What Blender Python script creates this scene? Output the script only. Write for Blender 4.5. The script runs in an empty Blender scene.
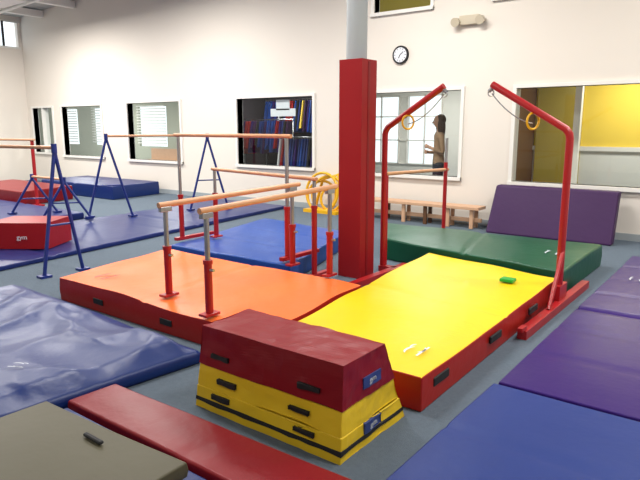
import bpy, math, random
from mathutils import Vector, Matrix, noise
random.seed(4)
scene=bpy.context.scene
scene.view_settings.view_transform='Standard'
try: scene.view_settings.look='None'
except: pass

# ---------------------------------------------------------------- materials
def srgb(c):
    return tuple(((x/255)/12.92 if x/255<=.04045 else ((x/255+.055)/1.055)**2.4) for x in c)+(1,)
def base(name):
    m=bpy.data.materials.new(name); m.use_nodes=True
    n=m.node_tree.nodes; l=m.node_tree.links
    return m,n,l,n['Principled BSDF']
def mat(name,col,rough=.5,metal=0,var=.08,nscale=4,bump=.0,bscale=60,coat=0,spec=.5,rvar=0):
    m,n,l,b=base(name)
    col=srgb(col)
    tc=n.new('ShaderNodeTexCoord')
    nz=n.new('ShaderNodeTexNoise'); nz.inputs['Scale'].default_value=nscale; nz.inputs['Detail'].default_value=4
    l.new(tc.outputs['Object'],nz.inputs['Vector'])
    mx=n.new('ShaderNodeMix'); mx.data_type='RGBA'
    mx.inputs[6].default_value=tuple(max(0,x*(1-var)) for x in col[:3])+(1,)
    mx.inputs[7].default_value=tuple(min(1,x*(1+var)) for x in col[:3])+(1,)
    l.new(nz.outputs['Fac'],mx.inputs[0]); l.new(mx.outputs[2],b.inputs['Base Color'])
    b.inputs['Roughness'].default_value=rough; b.inputs['Metallic'].default_value=metal
    b.inputs['Specular IOR Level'].default_value=spec
    if bump:
        n2=n.new('ShaderNodeTexNoise'); n2.inputs['Scale'].default_value=bscale; n2.inputs['Detail'].default_value=3
        l.new(tc.outputs['Object'],n2.inputs['Vector'])
        bp=n.new('ShaderNodeBump'); bp.inputs['Strength'].default_value=bump; bp.inputs['Distance'].default_value=.01
        l.new(n2.outputs['Fac'],bp.inputs['Height']); l.new(bp.outputs['Normal'],b.inputs['Normal'])
    return m
def vinyl(name,col,rough=.36,bump=.35,bscale=9,spec=.24):
    return mat(name,col,rough,var=.07,nscale=2.2,bump=bump,bscale=bscale,spec=spec)
M={}
M['wall']=mat('wall_paint',(224,217,207),.75,var=.02,nscale=1,bump=.08,bscale=90)
M['ceil']=mat('ceiling_deck',(170,172,170),.6,var=.05)
M['carpet']=mat('carpet',(96,108,120),.95,var=.16,nscale=45,bump=.6,bscale=220,spec=.1)
M['trim']=mat('white_trim',(230,228,222),.45,var=.02)
M['orange']=vinyl('orange_vinyl',(236,112,52))
M['yellow']=vinyl('yellow_vinyl',(224,192,10))
M['green']=vinyl('green_vinyl',(14,76,54))
M['blue']=vinyl('blue_vinyl',(26,70,150))
M['dblue']=vinyl('dark_blue_vinyl',(12,40,102),rough=.38,spec=.35)
M['rblue']=vinyl('runway_blue_vinyl',(28,42,100))
M['purple']=vinyl('purple_vinyl',(46,20,98))
M['mblue']=vinyl('mid_blue_vinyl',(30,52,118),rough=.45)
M['red']=vinyl('red_vinyl',(152,24,30))
M['dred']=vinyl('dark_red_vinyl',(122,20,28))
M['byellow']=vinyl('block_yellow_vinyl',(216,184,40),rough=.4,bump=.6,bscale=7)
M['bred']=vinyl('block_red_vinyl',(126,20,30),rough=.36,bump=.5,bscale=6)
M['sred']=vinyl('side_red_vinyl',(160,34,26))
M['olive']=vinyl('olive_vinyl',(80,76,58),rough=.5,bump=.2)
M['colred']=vinyl('column_red_vinyl',(142,24,30),rough=.45,bump=.15)
M['rpaint']=mat('red_powdercoat',(162,24,30),.32,var=.03)
M['bpaint']=mat('blue_powdercoat',(24,44,118),.35,var=.03)
M['steel']=mat('steel',(176,178,182),.28,metal=.9,var=.03)
M['grey']=mat('grey_paint',(158,166,170),.45,var=.04)
M['wood']=mat('bar_wood',(200,148,110),.4,var=.12,nscale=12)
M['pine']=mat('bench_wood',(200,160,128),.5,var=.1,nscale=8)
M['black']=mat('black_webbing',(18,18,22),.7,var=.1)
M['white']=mat('white_print',(225,228,235),.5,var=.02)
M['print']=mat('faded_print',(190,196,205),.5,var=.02)
M['dpurple']=vinyl('wall_purple_vinyl',(60,32,76),rough=.5)
M['lgreen']=vinyl('bright_green_foam',(40,160,60))
M['ylw_plastic']=mat('yellow_plastic',(226,172,20),.35,var=.03)
M['patch']=mat('logo_patch',(40,60,120),.5,var=.02)
M['roomy']=mat('yellow_wall_paint',(236,204,72),.7,var=.02)
M['olivew']=mat('olive_wall_paint',(170,150,60),.7,var=.03)
M['roomg']=mat('grey_green_wall_paint',(176,180,164),.8,var=.04)
M['roomw']=mat('white_wall_paint',(218,218,212),.7,var=.02)
M['dark']=mat('dark_wall_paint',(60,56,66),.8,var=.1)
M['brown']=mat('brown_wood',(92,60,34),.5,var=.15,nscale=6)
M['cream']=mat('cream_plastic',(190,180,158),.5,var=.03)
M['skin']=mat('skin',(196,150,122),.55,var=.04)
M['hair']=mat('brown_hair',(66,40,24),.5,var=.25,nscale=30)
M['shirt']=mat('tan_shirt',(150,120,92),.8,var=.1)
M['pants']=mat('dark_trousers',(40,40,52),.85,var=.1)
def glass():
    m=bpy.data.materials.new('window_glass'); m.use_nodes=True
    n=m.node_tree.nodes; l=m.node_tree.links; n.clear()
    o=n.new('ShaderNodeOutputMaterial'); t=n.new('ShaderNodeBsdfTransparent'); g=n.new('ShaderNodeBsdfGlossy')
    g.inputs['Roughness'].default_value=.02; t.inputs[0].default_value=(.9,.94,.92,1)
    mx=n.new('ShaderNodeMixShader'); lw=n.new('ShaderNodeLayerWeight'); lw.inputs[0].default_value=.5
    pw=n.new('ShaderNodeMath'); pw.operation='POWER'; pw.inputs[1].default_value=4
    ad=n.new('ShaderNodeMath'); ad.operation='ADD'; ad.inputs[1].default_value=.05
    l.new(lw.outputs['Facing'],pw.inputs[0]); l.new(pw.outputs[0],ad.inputs[0])
    l.new(ad.outputs[0],mx.inputs[0]); l.new(t.outputs[0],mx.inputs[1]); l.new(g.outputs[0],mx.inputs[2]); l.new(mx.outputs[0],o.inputs[0])
    return m
M['glass']=glass()

# ---------------------------------------------------------------- builder
class B:
    def __init__(s,name): s.name=name; s.v=[]; s.f=[]; s.m=[]; s.sm=[]; s.mats=[]
    def mi(s,m):
        m=M[m]
        if m not in s.mats: s.mats.append(m)
        return s.mats.index(m)
    def add(s,v,f,m,smooth=False):
        o=len(s.v); s.v+= [tuple(p) for p in v]; i=s.mi(m) if isinstance(m,str) else None
        for k,q in enumerate(f):
            s.f.append([o+j for j in q]); s.m.append(i if i is not None else s.mi(m[k])); s.sm.append(smooth)
        return s
    def frustum(s,bot,top,z0,z1,m):
        v=[(x,y,z0) for x,y in bot]+[(x,y,z1) for x,y in top]
        return s.add(v,[(3,2,1,0),(4,5,6,7),(0,1,5,4),(1,2,6,5),(2,3,7,6),(3,0,4,7)],m)
    def box(s,x0,x1,y0,y1,z0,z1,m):
        q=[(x0,y0),(x1,y0),(x1,y1),(x0,y1)]; return s.frustum(q,q,z0,z1,m)
    def obox(s,c,ax,ay,az,m):   # centre + half-axis vectors
        c,ax,ay,az=map(Vector,(c,ax,ay,az)); v=[]
        for k in(-1,1):
            for a,b in((-1,-1),(1,-1),(1,1),(-1,1)): v.append(c+ax*a+ay*b+az*k)
        return s.add(v,[(3,2,1,0),(4,5,6,7),(0,1,5,4),(1,2,6,5),(2,3,7,6),(3,0,4,7)],m)
    def tube(s,pts,r,m,n=12,close=False):
        P=[Vector(p) for p in pts]; N=len(P); rs=r if isinstance(r,(list,tuple)) else [r]*N
        up=None; v=[]
        for i,p in enumerate(P):
            if close: t=(P[(i+1)%N]-P[i-1]).normalized()
            elif i==0: t=(P[1]-P[0]).normalized()
            elif i==N-1: t=(P[-1]-P[-2]).normalized()
            else: t=((P[i+1]-p).normalized()+(p-P[i-1]).normalized()).normalized()
            if up is None:
                up=t.orthogonal().normalized()
            up=(up-t*up.dot(t)).normalized(); w=t.cross(up)
            for k in range(n):
                a=2*math.pi*k/n; v.append(p+(up*math.cos(a)+w*math.sin(a))*rs[i])
        f=[]
        for i in range(N if close else N-1):
            j=(i+1)%N
            for k in range(n): f.append((i*n+k,i*n+(k+1)%n,j*n+(k+1)%n,j*n+k))
        s.add(v,f,m,True)
        if not close:
            s.add(v[:n],[tuple(range(n))[::-1]],m); s.add(v[-n:],[tuple(range(n))],m)
        return s
    def ring(s,c,R,r,u,w,m,n=28):
        c,u,w=Vector(c),Vector(u).normalized(),Vector(w).normalized()
        return s.tube([c+(u*math.cos(2*math.pi*i/n)+w*math.sin(2*math.pi*i/n))*R for i in range(n)],r,m,8,True)
    def pad(s,c,z0,z1,top,side,seams=(),axis=1,amp=.006,res=.05,fn=None,bulge=.008,sd=.014,nsc=1.6):
        c=[Vector((a,b,0)) for a,b in c]
        L=max((c[1]-c[0]).length,(c[2]-c[3]).length); W=max((c[3]-c[0]).length,(c[2]-c[1]).length)
        nu=max(4,int(L/res)); nv=max(4,int(W/res)); v=[]; f=[]
        cen=(c[0]+c[1]+c[2]+c[3])/4
        for j in range(nv+1):
            for i in range(nu+1):
                a=i/nu;b=j/nv
                p=(c[0]*(1-a)+c[1]*a)*(1-b)+(c[3]*(1-a)+c[2]*a)*b
                q=b if axis==1 else a; LL=W if axis==1 else L
                dz=noise.noise(Vector((p.x*nsc,p.y*nsc,z1*7)))*amp
                for sm in seams: dz-=sd*math.exp(-((q-sm)*LL/.018)**2)
                e=min(a*L,(1-a)*L,b*W,(1-b)*W)
                if fn: dz+=fn(p.x,p.y,a,b)
                dz+=.006*min(1,e/.25)
                v.append((p.x,p.y,z1+dz))
        for j in range(nv):
            for i in range(nu):
                k=j*(nu+1)+i; f.append((k,k+1,k+nu+2,k+nu+1))
        s_top=len(f)
        rim=[i for i in range(nu+1)]+[j*(nu+1)+nu for j in range(1,nv+1)]+[nv*(nu+1)+i for i in range(nu-1,-1,-1)]+[j*(nu+1) for j in range(nv-1,0,-1)]
        n0=len(v); R=len(rim)
        for k in rim:
            p=Vector(v[k]); d=(p-cen); d.z=0; d.normalize(); h=(p.z+z0)/2
            v.append((p.x+d.x*bulge,p.y+d.y*bulge,h))
        for k in rim:
            p=v[k]; v.append((p[0],p[1],z0))
        for i in range(R):
            j=(i+1)%R
            f.append((rim[i],n0+i,n0+j,rim[j])); f.append((n0+i,n0+R+i,n0+R+j,n0+j))
        f.append(tuple(n0+R+i for i in range(R))[::-1])
        ms=[top]*s_top+[side]*(len(f)-s_top)
        return s.add(v,f,ms,True)
    def text(s,txt,loc,size,rz,m='white',rx=0):
        cu=bpy.data.curves.new('t','FONT'); cu.body=txt; cu.size=size; cu.extrude=.001; cu.align_x='CENTER'
        ob=bpy.data.objects.new('t',cu); me=bpy.data.meshes.new_from_object(ob)
        T=Matrix.Translation(loc)@Matrix.Rotation(rz,4,'Z')@Matrix.Rotation(rx,4,'X')
        s.add([T@v.co for v in me.vertices],[tuple(p.vertices) for p in me.polygons],m)
        bpy.data.objects.remove(ob); bpy.data.curves.remove(cu); bpy.data.meshes.remove(me)
        return s
    def logo(s,x,y,z,r,rz,m='print'):   # small flat printed emblem: tumbling-figure swooshes
        cs,sn=math.cos(rz),math.sin(rz)
        def L(a,b): return (x+a*cs-b*sn,y+a*sn+b*cs,z)
        n=14
        for (cx_,cy_,R,a0,a1,w) in ((-.3,0,.8,.4,2.6,.16),(.2,-.3,.6,3.4,5.9,.14),(.5,.25,.45,.2,2.4,.12)):
            v=[];f=[]
            for i in range(n+1):
                t=a0+(a1-a0)*i/n; ww=w*math.sin(math.pi*(i+.5)/(n+1))
                v+= [L(r*(cx_+(R-ww)*math.cos(t)),r*(cy_+(R-ww)*math.sin(t)*.6)),L(r*(cx_+(R+ww)*math.cos(t)),r*(cy_+(R+ww)*math.sin(t)*.6))]
            for i in range(n): f.append((2*i,2*i+1,2*i+3,2*i+2))
            s.add(v,f,m)
        s.add([L(-r,-r*.75),L(r,-r*.75),L(r,-r*.6),L(-r,-r*.6)],[(0,1,2,3)],m)
        return s
    def done(s,bevel=0,seg=2,harden=False,ang=40,recalc=True):
        V=[Vector(p) for p in s.v]
        x=[p.x for p in V];y=[p.y for p in V];z=[p.z for p in V]
        o=Vector(((min(x)+max(x))/2,(min(y)+max(y))/2,min(z)))
        me=bpy.data.meshes.new(s.name); me.from_pydata([p-o for p in V],[],s.f)
        for m in s.mats: me.materials.append(m)
        for p,i,sm in zip(me.polygons,s.m,s.sm): p.material_index=i; p.use_smooth=sm
        if recalc:
            import bmesh
            bm=bmesh.new(); bm.from_mesh(me); bmesh.ops.recalc_face_normals(bm,faces=bm.faces); bm.to_mesh(me); bm.free()
        ob=bpy.data.objects.new(s.name,me); ob.location=o; scene.collection.objects.link(ob)
        if bevel:
            b=ob.modifiers.new('bevel','BEVEL'); b.width=bevel; b.segments=seg; b.limit_method='ANGLE'; b.angle_limit=math.radians(ang); b.harden_normals=harden
        return ob

# ---------------------------------------------------------------- room shell
XL,XR,YB,YF=-17.9,3.4,9.1,-5.0
def ceilz(x): return 4.7+(x+18)*.04
holes=[(-17.6,-16.5,.85,2.12),(-16.0,-14.1,.8,2.13),(-12.96,-10.97,.78,2.15),(-9.12,-7.10,.79,2.15),(-6.1,-4.09,.76,2.15),(-3.2,-.8,.74,2.14),
       (-5.75,-4.68,3.48,4.3),(-3.6,-2.3,3.48,4.3)]
def wall_holes(name,x0,x1,z0,z1,ya,yb,hs,m):
    b=B(name); xs=sorted(set([x0,x1]+[h[0] for h in hs]+[h[1] for h in hs]))
    for a,c in zip(xs,xs[1:]):
        mid=(a+c)/2; hh=sorted([(h[2],h[3]) for h in hs if h[0]<mid<h[1]]); z=z0
        for lo,hi in hh:
            b.box(a,c,ya,yb,z,lo,m); z=hi
        b.box(a,c,ya,yb,z,z1,m)
    return b.done()
wall_holes('wall_back',XL,XR,0,5.7,YB,YB+.15,holes,'wall')
B('floor').box(XL-.2,XR+.2,YF-.2,YB+5,-.1,0,'carpet').done()
b=B('wall_left'); b.box(XL-.15,XL,YF,YB,0,3.85,'wall'); b.box(XL-.15,XL,YF,4.8,3.85,5,'wall'); b.box(XL-.15,XL,9.0,YB,3.85,5,'wall'); b.box(XL-.15,XL,4.8,9.0,4.55,5,'wall'); b.done()
B('wall_right').box(XR,XR+.15,YF,YB,0,5.8,'wall').done()
B('wall_front').box(XL,XR,YF-.15,YF,0,5.8,'wall').done()
b=B('ceiling'); q=[(XL-.15,YF),(XR+.15,YF),(XR+.15,YB+.15),(XL-.15,YB+.15)]
v=[(x,y,ceilz(x)) for x,y in q]+[(x,y,ceilz(x)+.15) for x,y in q]
b.add(v,[(3,2,1,0),(4,5,6,7),(0,1,5,4),(1,2,6,5),(2,3,7,6),(3,0,4,7)],'ceil'); b.done()
b=B('trim_ceiling_beams')
for x in (-16.6,-15,-13,-11,-8,-5,-2,1):
    z=ceilz(x); b.box(x-.08,x+.08,YF,YB-.02,z-.2,z-.03,'trim')
for y in (7.9,6.4,4.9): b.tube([(XL,y,ceilz(XL)-.24),(XR,y,ceilz(XR)-.24)],.04,'trim',8)
b.done()
B('trim_left_window').box(XL-.02,XL+.03,4.75,9.05,3.8,3.86,'trim').box(XL-.02,XL+.03,4.75,9.05,4.53,4.58,'trim').box(XL-.02,XL+.03,6.0,6.05,3.86,4.55,'black').box(XL-.02,XL+.03,7.3,7.35,3.86,4.55,'black').box(XL-.02,XL+.03,8.55,8.6,3.86,4.55,'black').done()
B('baseboard_back').box(XL,XR,YB-.015,YB,0,.1,'grey').done()
for i,(a,c,lo,hi) in enumerate(holes):
    b=B('window_%d'%(i+1)); t=.055; y0,y1=YB-.03,YB+.16
    b.box(a-t,a,y0,y1,lo-t,hi+t,'trim').box(c,c+t,y0,y1,lo-t,hi+t,'trim').box(a,c,y0,y1,hi,hi+t,'trim').box(a-t,c+t,y0-.03,y1,lo-t,lo,'trim')
    if i==0: b.box((a+c)/2-.02,(a+c)/2+.02,y0,y1,lo,hi,'trim')
    b.add([(a,YB+.07,lo),(c,YB+.07,lo),(c,YB+.07,hi),(a,YB+.07,hi)],[(0,1,2,3)],'glass'); b.done()

# ------------------------------------------------------------- rooms beyond the windows
yR=11.6
B('wall_yellow_room').box(-3.7,3.4,yR,yR+.1,1.22,2.9,'roomy').box(-3.7,3.4,yR,yR+.1,0,1.14,'roomw').box(-3.7,3.4,yR-.04,yR+.1,1.14,1.22,'trim').done()
B('wall_partition_a').box(-3.8,-3.7,9.25,14,0,2.9,'brown').done()
q=[(-7.05,9.25),(-6.95,9.25),(-8.7,12.9),(-8.8,12.9)]; B('wall_partition_b').frustum(q,q,0,2.9,'roomw').done()
B('wall_partition_c').box(-11.0,-10.9,9.25,14,0,2.9,'dark').done()
B('wall_olive_board').box(-3.65,-2.85,yR-.06,yR,0,2.8,'olivew').done()
B('trim_post_yellow_room').box(-2.58,-2.48,9.95,10.05,0,2.85,'trim').done()
B('wall_shop').box(-11,-8.45,12,12.1,0,2.9,'dark').done()
wall_holes('wall_office',-8.7,-3.8,0,2.9,12.6,12.7,[(-8.2,-7.2,.7,2.3),(-7.0,-6.1,.7,2.3)],'roomw')
b=B('trim_office_window')
for x in (-8.2,-7.72,-7.23,-7.0,-6.55,-6.13): b.box(x,x+.03,12.56,12.6,.7,2.3,'trim')
for z in (.7,1.25,1.8,2.27): b.box(-8.2,-6.1,12.56,12.6,z,z+.03,'trim')
b.done()
wall_holes('wall_lobby',-26,-11,0,2.9,13.5,13.6,[(-24,-22.6,.9,2.3),(-21.5,-20.2,.9,2.3),(-18.6,-17,.9,2.3),(-16.2,-14.6,.9,2.3)],'roomg')
b=B('trim_lobby_blinds')
for a,c in ((-24,-22.6),(-21.5,-20.2),(-18.6,-17),(-16.2,-14.6)):
    for k in range(14): b.box(a,c,13.42,13.46,1.0+k*.1,1.035+k*.1,'trim')
b.done()
B('wall_lobby_end').box(-26.1,-26,9.25,13.6,0,2.9,'roomg').done()
B('ceiling_rear_rooms').box(-26,XR,YB+.15,14,2.9,3.0,'roomw').done()
B('floor_lobby').box(-26.2,XL-.2,9.1,14.2,-.1,0,'carpet').done()
B('wall_upper_room').box(-8,-1,10.2,10.3,3.0,4.9,'olivew').done()

cols=['purple','mblue','dpurple','blue','red','black','white','roomy','dblue']
for name,x0,x1,y,zt in (('clothing_rack',-10.7,-9.1,10.9,1.75),('clothing_rack',-9.0,-7.75,10.3,1.35),('clothing_rack',-10.6,-8.5,11.6,2.25)):
    b=B(name); b.tube([(x0,y,0),(x0,y,zt),(x1,y,zt),(x1,y,0)],.018,'steel',8); b.box(x0-.05,x0+.05,y-.25,y+.25,0,.04,'steel').box(x1-.05,x1+.05,y-.25,y+.25,0,.04,'steel')
    x=x0+.1
    while x<x1-.08:
        c=random.choice(cols[:6] if random.random()<.75 else cols); h=random.uniform(.55,.8); w=random.uniform(.18,.24)
        b.frustum([(x-.02,y-w),(x+.03,y-w),(x+.03,y+w),(x-.02,y+w)],[(x-.01,y-w*.45),(x+.02,y-w*.45),(x+.02,y+w*.45),(x-.01,y+w*.45)],zt-.05-h,zt-.04,c)
        b.tube([(x,y,zt-.05),(x,y,zt+.02)],.004,'steel',5); x+=random.uniform(.06,.1)
    b.done()
B('paper_notice').box(-8.1,-7.75,YB+.075,YB+.085,1.9,2.1,'white').box(-8.25,-7.6,YB+.075,YB+.09,1.78,1.93,'white').done()
B('waiting_bench').box(-17.5,-15.2,12.8,13.2,.42,.48,'pine').box(-17.4,-17.3,12.85,13.15,0,.42,'brown').box(-15.4,-15.3,12.85,13.15,0,.42,'brown').box(-17.5,-15.2,13.16,13.2,.48,.85,'pine').done()

# ------------------------------------------------------------- lights
def lamp(x,y,z,sx,sy,p,name='ceiling_lamp',col=(1,.965,.915)):
    b=B(name); b.box(x-sx/2-.04,x+sx/2+.04,y-sy/2-.04,y+sy/2+.04,z+.02,z+.12,'trim')
    top=(2.9 if z<3 else ceilz(x))-.01
    for s_ in (-.35,.35): b.tube([(x+sx*s_,y,z+.1),(x+sx*s_,y,top)],.008,'steel',6)
    ob=b.done()
    L=bpy.data.lights.new(name+'_light','AREA'); L.shape='RECTANGLE'; L.size=sx; L.size_y=sy; L.energy=p; L.color=col
    o=bpy.data.objects.new(name+'_light',L); scene.collection.objects.link(o); o.parent=ob
    o.location=Vector((x,y,z))-ob.location
for x in (-14.2,-9.5,-4.4,.5):
    for y,p in ((-1.5,60),(3.2,145),(6.6,180)):
        lamp(x,y,4.1+(x+18)*.03,1.8,.6,p*(1.6 if x<-12 else 1.15 if x<-8 else 1))
lamp(-1.8,10.6,2.7,1.2,.5,60,'room_lamp'); lamp(-5.6,11,2.7,1.2,.5,80,'room_lamp'); lamp(-9.4,10.6,2.7,1.2,.3,38,'room_lamp'); lamp(-14,11.4,2.7,1.2,.5,140,'room_lamp'); lamp(-19,11.4,2.7,1.2,.5,140,'room_lamp')
w=bpy.data.worlds.new('world'); scene.world=w; w.use_nodes=True
bg=w.node_tree.nodes['Background']; bg.inputs[0].default_value=(.88,.95,1,1); bg.inputs[1].default_value=1.5

# ------------------------------------------------------------- column
b=B('padded_column'); cx,cyy=-3.44,5.15
b.tube([(cx-.02,cyy,0),(cx-.02,cyy,5.25)],.105,'grey',24)
h=.137; b.box(cx-h,cx+h,cyy-h,cyy+h,0,2.22,'colred'); b.box(cx+h-.002,cx+h+.004,cyy-.03,cyy+.01,.02,2.2,'dred'); b.done(.03,3)

# ------------------------------------------------------------- mats
b=B('orange_crash_mat')
b.pad([(-5.07,2.73),(-2.60,2.73),(-2.76,4.22),(-5.36,4.19)],0,.2,'orange','sred',seams=(.5,),axis=0,amp=.035,sd=.008)
for x in (-4.45,-3.55): b.box(x-.07,x+.07,2.715,2.724,.07,.12,'black')
b.logo(-4.75,3.0,.222,.1,math.pi/2,'dred'); b.done(.02,3,True)
b=B('yellow_crash_mat')
b.pad([(-2.54,2.75),(-1.40,2.76),(-1.45,5.5),(-2.93,5.84)],0,.2,'yellow','sred',seams=(.5,),axis=1,amp=.022,sd=.007)
for y in (2.9,3.75,4.55): b.box(-1.41,-1.392,y,y+.2,.1,.155,'black')
b.logo(-1.62,3.08,.222,.085,math.pi/2,'white'); b.done(.02,3,True)
b=B('green_crash_mat')
b.pad([(-3.6,6.0),(-1.44,5.62),(-1.44,7.17),(-4.25,7.1)],0,.25,'green','green',seams=(.5,),axis=0,amp=.02)
b.logo(-1.75,6.3,.273,.1,math.pi/2); b.done(.02,3,True)
b=B('blue_crash_mat')
b.pad([(-5.53,4.36),(-3.75,4.42),(-4.41,6.4),(-6.09,6.6)],0,.2,'blue','blue',seams=(.33,.66),axis=1,amp=.015); b.done(.02,3,True)
b=B('purple_floor_mat')
b.pad([(-1.17,3.31),(.1,3.31),(.1,7.75),(-1.22,7.75)],0,.05,'purple','purple',seams=(.14,.28,.42,.56,.7,.85),axis=1,amp=.006,sd=.02)
b.logo(-.98,6.5,.064,.08,math.pi/2); b.done(.012,2,True)
b=B('blue_floor_mat')
b.pad([(-1.19,.6),(.25,.6),(.25,3.28),(-1.19,3.28)],0,.05,'mblue','mblue',seams=(.25,.5,.75),axis=1,amp=.006,sd=.018); b.done(.012,2,True)
b=B('runway_mat')
b.pad([(-8.6,1.0),(-6.35,1.0),(-7.5,8.75),(-9.3,8.75)],0,.06,'rblue','rblue',seams=[i/12 for i in range(1,12)],axis=1,amp=.008,res=.07); b.done(.012,2,True)
b=B('blue_landing_mat'); b.pad([(-14.4,7.5),(-11.4,7.5),(-11.6,8.9),(-14.6,8.9)],0,.3,'rblue','dblue',seams=(.5,),axis=0,res=.1); b.done(.02,2,True)
b=B('blue_landing_mat'); b.pad([(-13.2,3.9),(-9.2,3.9),(-9.4,5.6),(-13.4,5.6)],0,.12,'rblue','rblue',seams=(.5,),axis=0,res=.1); b.done(.02,2,True)
b=B('red_landing_mat'); b.pad([(-14.6,5.75),(-11.9,5.75),(-12.3,7.1),(-15,7.1)],0,.3,'dred','dred',res=.1); b.done(.02,2,True)

def wr(x,y,a,b_):
    h=0
    for k,(sx,sy,am) in enumerate(((.6,1.7,.032),(1.3,.5,.022),(1.0,2.4,.010))):
        n=noise.noise(Vector((x*sx+y*.6+k*7,y*sy-x*.4,k*3.1)))
        h+=am*max(0,1-abs(n)*4.5)**1.5
    h+=.05*noise.noise(Vector((x*.9,y*.9,5)))
    e=min(a,1-a,b_*.65,(1-b_)*.65); return h*min(1,e/.06)-.05*max(0,1-e/.05)
b=B('wrinkled_blue_mat')
b.pad([(-5.7,.75),(-3.08,.85),(-2.9,2.5),(-5.55,2.62)],0,.13,'dblue','dblue',amp=.01,res=.022,fn=wr)
b.logo(-3.42,1.55,.175,.05,.5); b.done(.03,3,False)
b=B('dark_blue_folding_mat'); b.pad([(-2.93,.6),(-1.72,.6),(-1.72,1.56),(-2.93,1.56)],0,.05,'dblue','dblue',amp=.003); b.done(.01,2,True)
b=B('olive_mat'); b.pad([(-2.93,.5),(-1.86,.5),(-1.86,1.5),(-2.93,1.45)],.068,.135,'olive','olive',amp=.012)
b.box(-2.42,-2.28,1.35,1.375,.138,.155,'black'); b.done(.015,2,True)
b=B('red_floor_beam'); b.pad([(-2.97,1.585),(-1.0,1.585),(-1.0,1.93),(-2.95,1.88)],0,.07,'dred','dred',seams=(.5,),axis=0,amp=.004); b.done(.015,3,True)

# vaulting block
b=B('vaulting_block')
def lerp(t):
    x0=-2.46+.03*t;x1=-1.46-.02*t;y0=2.07+.05*t;y1=2.67-.19*t
    return x0,x1,y0,y1
def layer(t0,t1,m,o=0):
    q=[]
    for t in (t0,t1):
        x0,x1,y0,y1=lerp(t); q.append([(x0-o,y0-o),(x1+o,y0-o),(x1+o,y1+o),(x0-o,y1+o)])
    b.frustum(q[0],q[1],t0*.47,t1*.47,m)
layer(0,.26,'byellow',.004); layer(.27,.53,'byellow',0); layer(.54,1,'bred',.006)
layer(.085,.13,'black',.007)
for (x,t,wd) in ((-2.26,.2,.13),(-1.68,.2,.13),(-2.22,.40,.13),(-1.72,.40,.13),(-2.28,.68,.13),(-1.66,.68,.13)):
    x0,x1,y0,y1=lerp(t); b.box(x-wd/2,x+wd/2,y0-.018,y0+.01,t*.47-.012,t*.47+.012,'black')
for t,m in ((.7,'patch'),(.2,'patch')):
    x0,x1,y0,y1=lerp(t); b.box(x1-.01,x1+.012,2.27,2.43,t*.47-.028,t*.47+.028,m); b.text('gym',(x1+.0135,2.35,t*.47-.01),.04,math.pi/2,'print',math.pi/2)
ob=b.done(.016,3)
sb=ob.modifiers.new('sub','SUBSURF'); sb.subdivision_type='SIMPLE'; sb.levels=4; sb.render_levels=4
tx=bpy.data.textures.new('softness','CLOUDS'); tx.noise_scale=.2
dm=ob.modifiers.new('soft','DISPLACE'); dm.texture=tx; dm.strength=.03; dm.mid_level=.5; dm.texture_coords='LOCAL'
dm.direction='NORMAL'
for p in ob.data.polygons: p.use_smooth=False

B('green_foam_block').box(-1.81,-1.69,4.98,5.08,.222,.25,'lgreen').done(.005)

b=B('red_soft_block'); c=Vector((-7.04,3.68)); u=Vector((-.8,-.6)); w_=Vector((-.55,.83))
q=[c,c+w_*.62,c+w_*.62+u*.75,c+u*.75]; q=[(p.x,p.y) for p in q][::-1]
b.frustum(q,q,.075,.4,'red'); mid=c+u*.3; b.text('gym',(mid.x+.01,mid.y-.02,.2),.08,math.atan2(.6,.8),'white',math.pi/2)
b.done(.02,3)

b=B('leaning_purple_mat'); b.add([(-3.35,8.5,0),(-1.6,8.5,0),(-1.6,8.68,0),(-3.35,8.68,0),(-3.33,8.8,.7),(-1.62,8.8,.7),(-1.62,8.98,.7),(-3.33,8.98,.7)],[(3,2,1,0),(4,5,6,7),(0,1,5,4),(1,2,6,5),(2,3,7,6),(3,0,4,7)],'dpurple'); b.done(.03,3)
b=B('wooden_bench'); b.box(-5.75,-3.52,8.62,8.92,.30,.35,'pine'); b.box(-5.75,-3.52,8.74,8.8,.1,.16,'pine')
for i,x in enumerate((-5.65,-5.25,-4.85,-4.45,-4.05,-3.65)):
    m=('pine','brown','pine','brown','pine','pine')[i]
    b.box(x-.03,x+.03,8.66,8.70,0,.3,m).box(x-.03,x+.03,8.84,8.88,0,.3,m)
b.done(.006)

b=B('hoop_rack')
for i,(dx,R) in enumerate(((0,.36),(.1,.33),(-.08,.28),(.16,.24))):
    b.ring((-6.6+dx,8.72+.05*i,R+.02),R,.025,(1,.15*i,0),(0,.12,1),'ylw_plastic')
b.box(-6.95,-6.2,8.6,8.95,0,.06,'ylw_plastic').tube([(-6.9,8.9,.03),(-6.75,8.95,.6),(-6.4,8.95,.7),(-6.25,8.9,.03)],.03,'ylw_plastic'); b.done()

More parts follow.
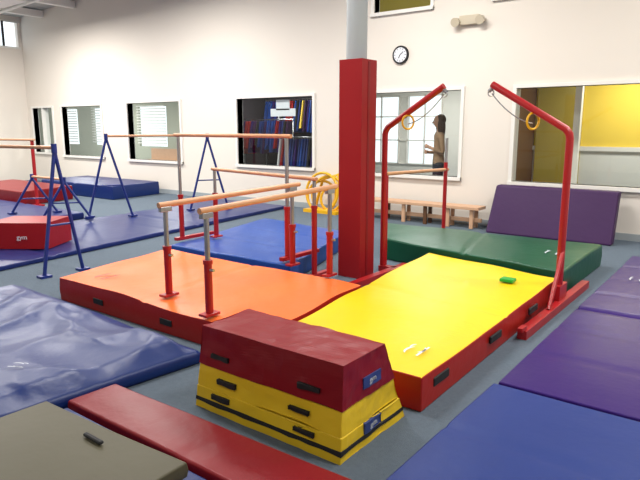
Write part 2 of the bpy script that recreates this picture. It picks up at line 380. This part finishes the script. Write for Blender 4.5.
# ------------------------------------------------------------- apparatus
def post(b,x,y,z0,zm,z1,r1=.029,r2=.019):
    b.tube([(x,y,z0),(x,y,zm)],r1,'rpaint',14); b.tube([(x,y,zm),(x,y,zm+.03)],r1+.006,'rpaint',14); b.tube([(x,y,zm),(x,y,z1)],r2,'steel',12)
    b.box(x-.04,x+.04,y-.07,y+.07,z0,z0+.02,'rpaint')
b=B('parallel_bars')
for (xa,ya,za,xb,yb,zb) in ((-3.76,2.93,.96,-3.66,4.36,1.01),(-3.12,2.78,.985,-3.12,4.24,1.03)):
    A=Vector((xa,ya,za)); C=Vector((xb,yb,zb)); d=(C-A).normalized(); 
    b.tube([A-d*.06,C+d*.1],.023,'wood',14)
    for x,y,z in ((xa,ya,za),(xb,yb,zb)):
        post(b,x,y,.222,.6,z-.03); b.obox((x,y,z-.035),d*.05,d.cross(Vector((0,0,1)))*.02,(0,0,.02),'steel')
        b.tube([(x,y,.56),(x+.06,y,.56)],.012,'steel',8)
b.done(.003)
b=B('uneven_bars')
b.tube([(-5.66,4.6,1.47),(-3.8,4.52,1.47)],.021,'wood',14); b.tube([(-5.45,4.98,1.06),(-3.66,4.75,1.04)],.021,'wood',14)
for x,y,z in ((-3.86,4.52,1.45),(-5.6,4.6,1.45),(-3.7,4.76,1.02),(-5.4,4.97,1.04)): post(b,x,y,.222 if x<-3.8 else 0,.74,z)
for x,y in ((-3.86,4.52),(-5.6,4.6)): b.box(x-.03,x+.03,y-.1,y+.5,.222,.26,'rpaint')
b.box(-3.73,-3.67,4.4,5.0,0,.05,'rpaint')
b.done(.003)
def droop(p,q,s,n=10):
    p,q=Vector(p),Vector(q); return [p.lerp(q,i/n)-Vector((0,0,s*4*(i/n)*(1-i/n))) for i in range(n+1)]
b=B('ring_frame')
for sx,(xb,xe,zb,ze,rx,yP,ye) in ((1,(-1.385,-2.13,1.52,1.94,-1.72,5.28,5.4)),(-1,(-3.32,-2.64,1.54,1.95,-3.04,5.5,5.46))):
    P=[(xb+.0,yP,.02),(xb,yP,zb-.06),(xb-.008*sx,yP,zb-.02),(xb-.035*sx,yP,zb+.02),(xe,ye,ze)]
    b.tube(P,.032,'rpaint',14)
    b.tube([(xe+.01*sx,ye,ze-.02),(xe-.03*sx,ye,ze-.06)],.018,'steel',10)
    b.ring((xe-.01*sx,ye,ze-.075),.028,.006,(1,0,0),(0,0,1),'steel',12)
    k=abs(rx-xb)/abs(xe-xb); zr=zb+(ze-zb)*k; yr=yP+(ye-yP)*k
    b.tube(droop((xe,ye,ze-.08),(rx,yr,zr-.12),.05),.006,'steel',6)
    b.ring((rx,yr,zr-.1),.07,.011,(.5,1,0),(0,0,1),'ylw_plastic',20)
    b.tube([(rx,yr,zr+.03),(rx,yr,zr-.04)],.012,'ylw_plastic',8)
b.box(-1.385,-1.315,4.25,6.1,0,.07,'rpaint'); b.box(-1.37,-1.33,4.2,4.3,.07,.1,'rpaint'); b.box(-1.41,-1.35,5.2,5.42,.07,.2,'rpaint')
b.tube([(-1.35,4.9,.07),(-1.37,5.28,.5)],.018,'rpaint')
b.box(-3.2,-3.12,4.6,5.75,0,.06,'rpaint'); b.box(-3.35,-3.15,5.46,5.54,0,.06,'rpaint')
b.done(.003)
b=B('training_bar')
b.tube([(-3.34,5.57,1.06),(-3.50,7.45,1.0)],.021,'wood',14)
b.tube([(-3.35,5.60,0),(-3.35,5.60,1.06)],.022,'rpaint',12); b.tube([(-3.49,7.36,0),(-3.49,7.36,1.1)],.026,'rpaint',12); b.tube([(-3.49,7.36,1.05),(-3.49,7.36,1.42)],.02,'steel',12)
b.done()

def aframe(name,x0,y0,x1,y1,zt,zb=.07,sp=.42,ax=(0,1)):
    b=B(name); b.tube([(x0,y0,zt),(x1,y1,zt)],.02,'wood',12)
    for x,y in ((x0,y0),(x1,y1)):
        for k in (-1,1):
            b.tube([(x,y,zt-.03),(x+ax[0]*k*sp,y+ax[1]*k*sp,zb+.02)],.02,'bpaint',10)
            b.box(x+ax[0]*k*sp-.05,x+ax[0]*k*sp+.05,y+ax[1]*k*sp-.06,y+ax[1]*k*sp+.06,zb,zb+.025,'bpaint')
        b.tube([(x-ax[0]*sp*.6,y-ax[1]*sp*.6,zb+(zt-zb)*.4),(x+ax[0]*sp*.6,y+ax[1]*sp*.6,zb+(zt-zb)*.4)],.012,'bpaint',8)
        b.tube([(x,y,zt-.06),(x,y,zt+.04)],.03,'bpaint',10)
    b.done()
aframe('blue_training_bar',-8.75,5.7,-8.2,7.4,1.42,.075,.35,(.5,.86))
aframe('blue_training_bar',-5.98,3.28,-7.9,2.95,1.35,.0 ,.22,(0,1))
aframe('low_blue_bar',-9.9,5.0,-8.9,5.0,.75,.13,.35,(.6,.8))
b=B('red_training_bar')
for x,y in ((-11.75,6.0),(-13.6,5.5)): b.tube([(x,y,0),(x,y,1.3)],.035,'rpaint',10); b.box(x-.1,x+.1,y-.1,y+.1,0,.03,'rpaint')
b.tube([(-13.7,5.5,1.32),(-11.65,6.0,1.32)],.022,'wood'); b.done()

# ------------------------------------------------------------- wall fittings
b=B('wall_clock'); c=(-5.21,YB-.02,2.76)
b.tube([(c[0],YB,c[2]),(c[0],YB-.035,c[2])],.15,'black',36); b.tube([(c[0],YB-.03,c[2]),(c[0],YB-.038,c[2])],.12,'white',36)
for k in range(12):
    a=k*math.pi/6; b.obox((c[0]+math.sin(a)*.1,YB-.041,c[2]+math.cos(a)*.1),(math.cos(a)*.004,0,-math.sin(a)*.004),(0,.002,0),(math.sin(a)*.012,0,math.cos(a)*.012),'black')
for a,l in ((.9,.075),(3.6,.06)): b.obox((c[0]+math.sin(a)*l/2,YB-.043,c[2]+math.cos(a)*l/2),(math.cos(a)*.006,0,-math.sin(a)*.006),(0,.002,0),(math.sin(a)*l/2,0,math.cos(a)*l/2),'black')
b.done()
b=B('emergency_light'); b.box(-4.15,-3.83,YB-.09,YB-.002,3.12,3.26,'cream')
for x in (-4.19,-3.79): b.tube([(x,YB-.05,3.19),(x,YB-.15,3.16)],[.05,.07],'cream',16)
b.done(.01)

# ------------------------------------------------------------- person beyond the window
def person(px,py,face):
    J={};E=[];R=[]
    def j(n,x,y,z,r): J[n]=len(R); R.append(((x,y,z),r))
    j('pel',0,0,.95,.13); j('wai',0,0,1.12,.115); j('che',0,0,1.32,.135); j('sho',0,0,1.44,.10); j('nek',0,.005,1.52,.05); j('nk2',0,-.01,1.6,.048)
    E+=[('pel','wai'),('wai','che'),('che','sho'),('sho','nek'),('nek','nk2')]
    for s,n in ((-1,'l'),(1,'r')):
        j(n+'hip',s*.09,0,.88,.095); j(n+'kne',s*.10,-.01,.48,.06); j(n+'ank',s*.10,.02,.09,.04); j(n+'toe',s*.11,-.15,.035,.032)
        E+=[('pel',n+'hip'),(n+'hip',n+'kne'),(n+'kne',n+'ank'),(n+'ank',n+'toe')]
        j(n+'sh',s*.17,0,1.42,.058); j(n+'el',s*.225,.03,1.13,.04)
        j(n+'wr',s*.10,-.2,1.18+.05*s,.026); j(n+'pa',s*.04,-.235,1.19+.05*s,.03)
        E+=[('sho',n+'sh'),(n+'sh',n+'el'),(n+'el',n+'wr'),(n+'wr',n+'pa')]
        for k in range(4):
            j(n+'f%d'%k,s*(-.01),-.245,1.165+.05*s+k*.018,.009); j(n+'g%d'%k,s*(-.045+.004*k),-.225,1.16+.05*s+k*.018,.008)
            E+=[(n+'pa',n+'f%d'%k),(n+'f%d'%k,n+'g%d'%k)]
        j(n+'t',s*.05,-.25,1.24+.05*s,.009); E.append((n+'wr',n+'t'))
    me=bpy.data.meshes.new('sk'); me.from_pydata([p for p,r in R],[(J[a],J[b_]) for a,b_ in E],[])
    ob=bpy.data.objects.new('sk',me); scene.collection.objects.link(ob)
    sk=ob.modifiers.new('s','SKIN')
    for i,(p,r) in enumerate(R):
        d=me.skin_vertices[0].data[i]; d.radius=(r,r*.85 if r>.09 else r); d.use_root=(i==0)
    ss=ob.modifiers.new('u','SUBSURF'); ss.levels=2; ss.render_levels=2
    dg=bpy.context.evaluated_depsgraph_get(); dg.update()
    m2=bpy.data.meshes.new_from_object(ob.evaluated_get(dg)); bpy.data.objects.remove(ob)
    fm=[]
    for p in m2.polygons:
        c=p.center
        if c.z<.09: k='black'
        elif c.z<.95: k='pants'
        elif c.z>1.5: k='skin'
        elif c.y<-.13: k='skin'
        else: k='shirt'
        fm.append(k)
    b=B('standing_person'); b.add([v.co.copy() for v in m2.vertices],[tuple(p.vertices) for p in m2.polygons],fm,True)
    def ell(c,r,m,cut=None,n=18):
        v=[];f=[]
        for i in range(n+1):
            for k in range(n*2):
                a=math.pi*i/n; t=math.pi*k/n; q=[math.sin(a)*math.cos(t),math.sin(a)*math.sin(t),math.cos(a)]
                if cut: q=cut(q)
                v.append((c[0]+r[0]*q[0],c[1]+r[1]*q[1],c[2]+r[2]*q[2]))
        for i in range(n):
            for k in range(n*2): f.append((i*n*2+k,(i+1)*n*2+k,(i+1)*n*2+(k+1)%(n*2),i*n*2+(k+1)%(n*2)))
        b.add(v,f,m,True)
    def jaw(q): 
        t=max(0,-q[2]); return [q[0]*(1-.3*t),q[1]*(1-.15*t)-.08*t,q[2]]
    ell((0,-.02,1.68),(.075,.092,.115),'skin',jaw)
    ell((0,.018,1.71),(.088,.095,.105),'hair')
    ell((0,.05,1.56),(.1,.055,.2),'hair')
    for s in (-1,1):
        ell((s*.03,-.103,1.685),(.012,.008,.008),'white',n=8); ell((s*.03,-.11,1.685),(.006,.004,.006),'black',n=6); ell((s*.078,0,1.675),(.012,.02,.03),'skin',n=8)
        ell((s*.072,.0,1.6),(.028,.05,.15),'hair',n=10)
    ell((0,-.118,1.66),(.012,.018,.022),'skin',n=8); ell((0,-.107,1.622),(.025,.008,.007),'red',n=8)
    ob=b.done(); ob.rotation_euler=(0,0,face); ob.location=(px,py,0)
person(-4.9,9.85,-.9)

# ------------------------------------------------------------- camera
cam=bpy.data.cameras.new('camera'); co=bpy.data.objects.new('camera',cam); scene.collection.objects.link(co)
cam.sensor_width=36; cam.lens=36*592/640; cam.clip_end=200
co.location=(0,0,1.55); co.rotation_euler=(math.radians(90)-math.atan(112/592),0,math.radians(37.3))
scene.camera=co
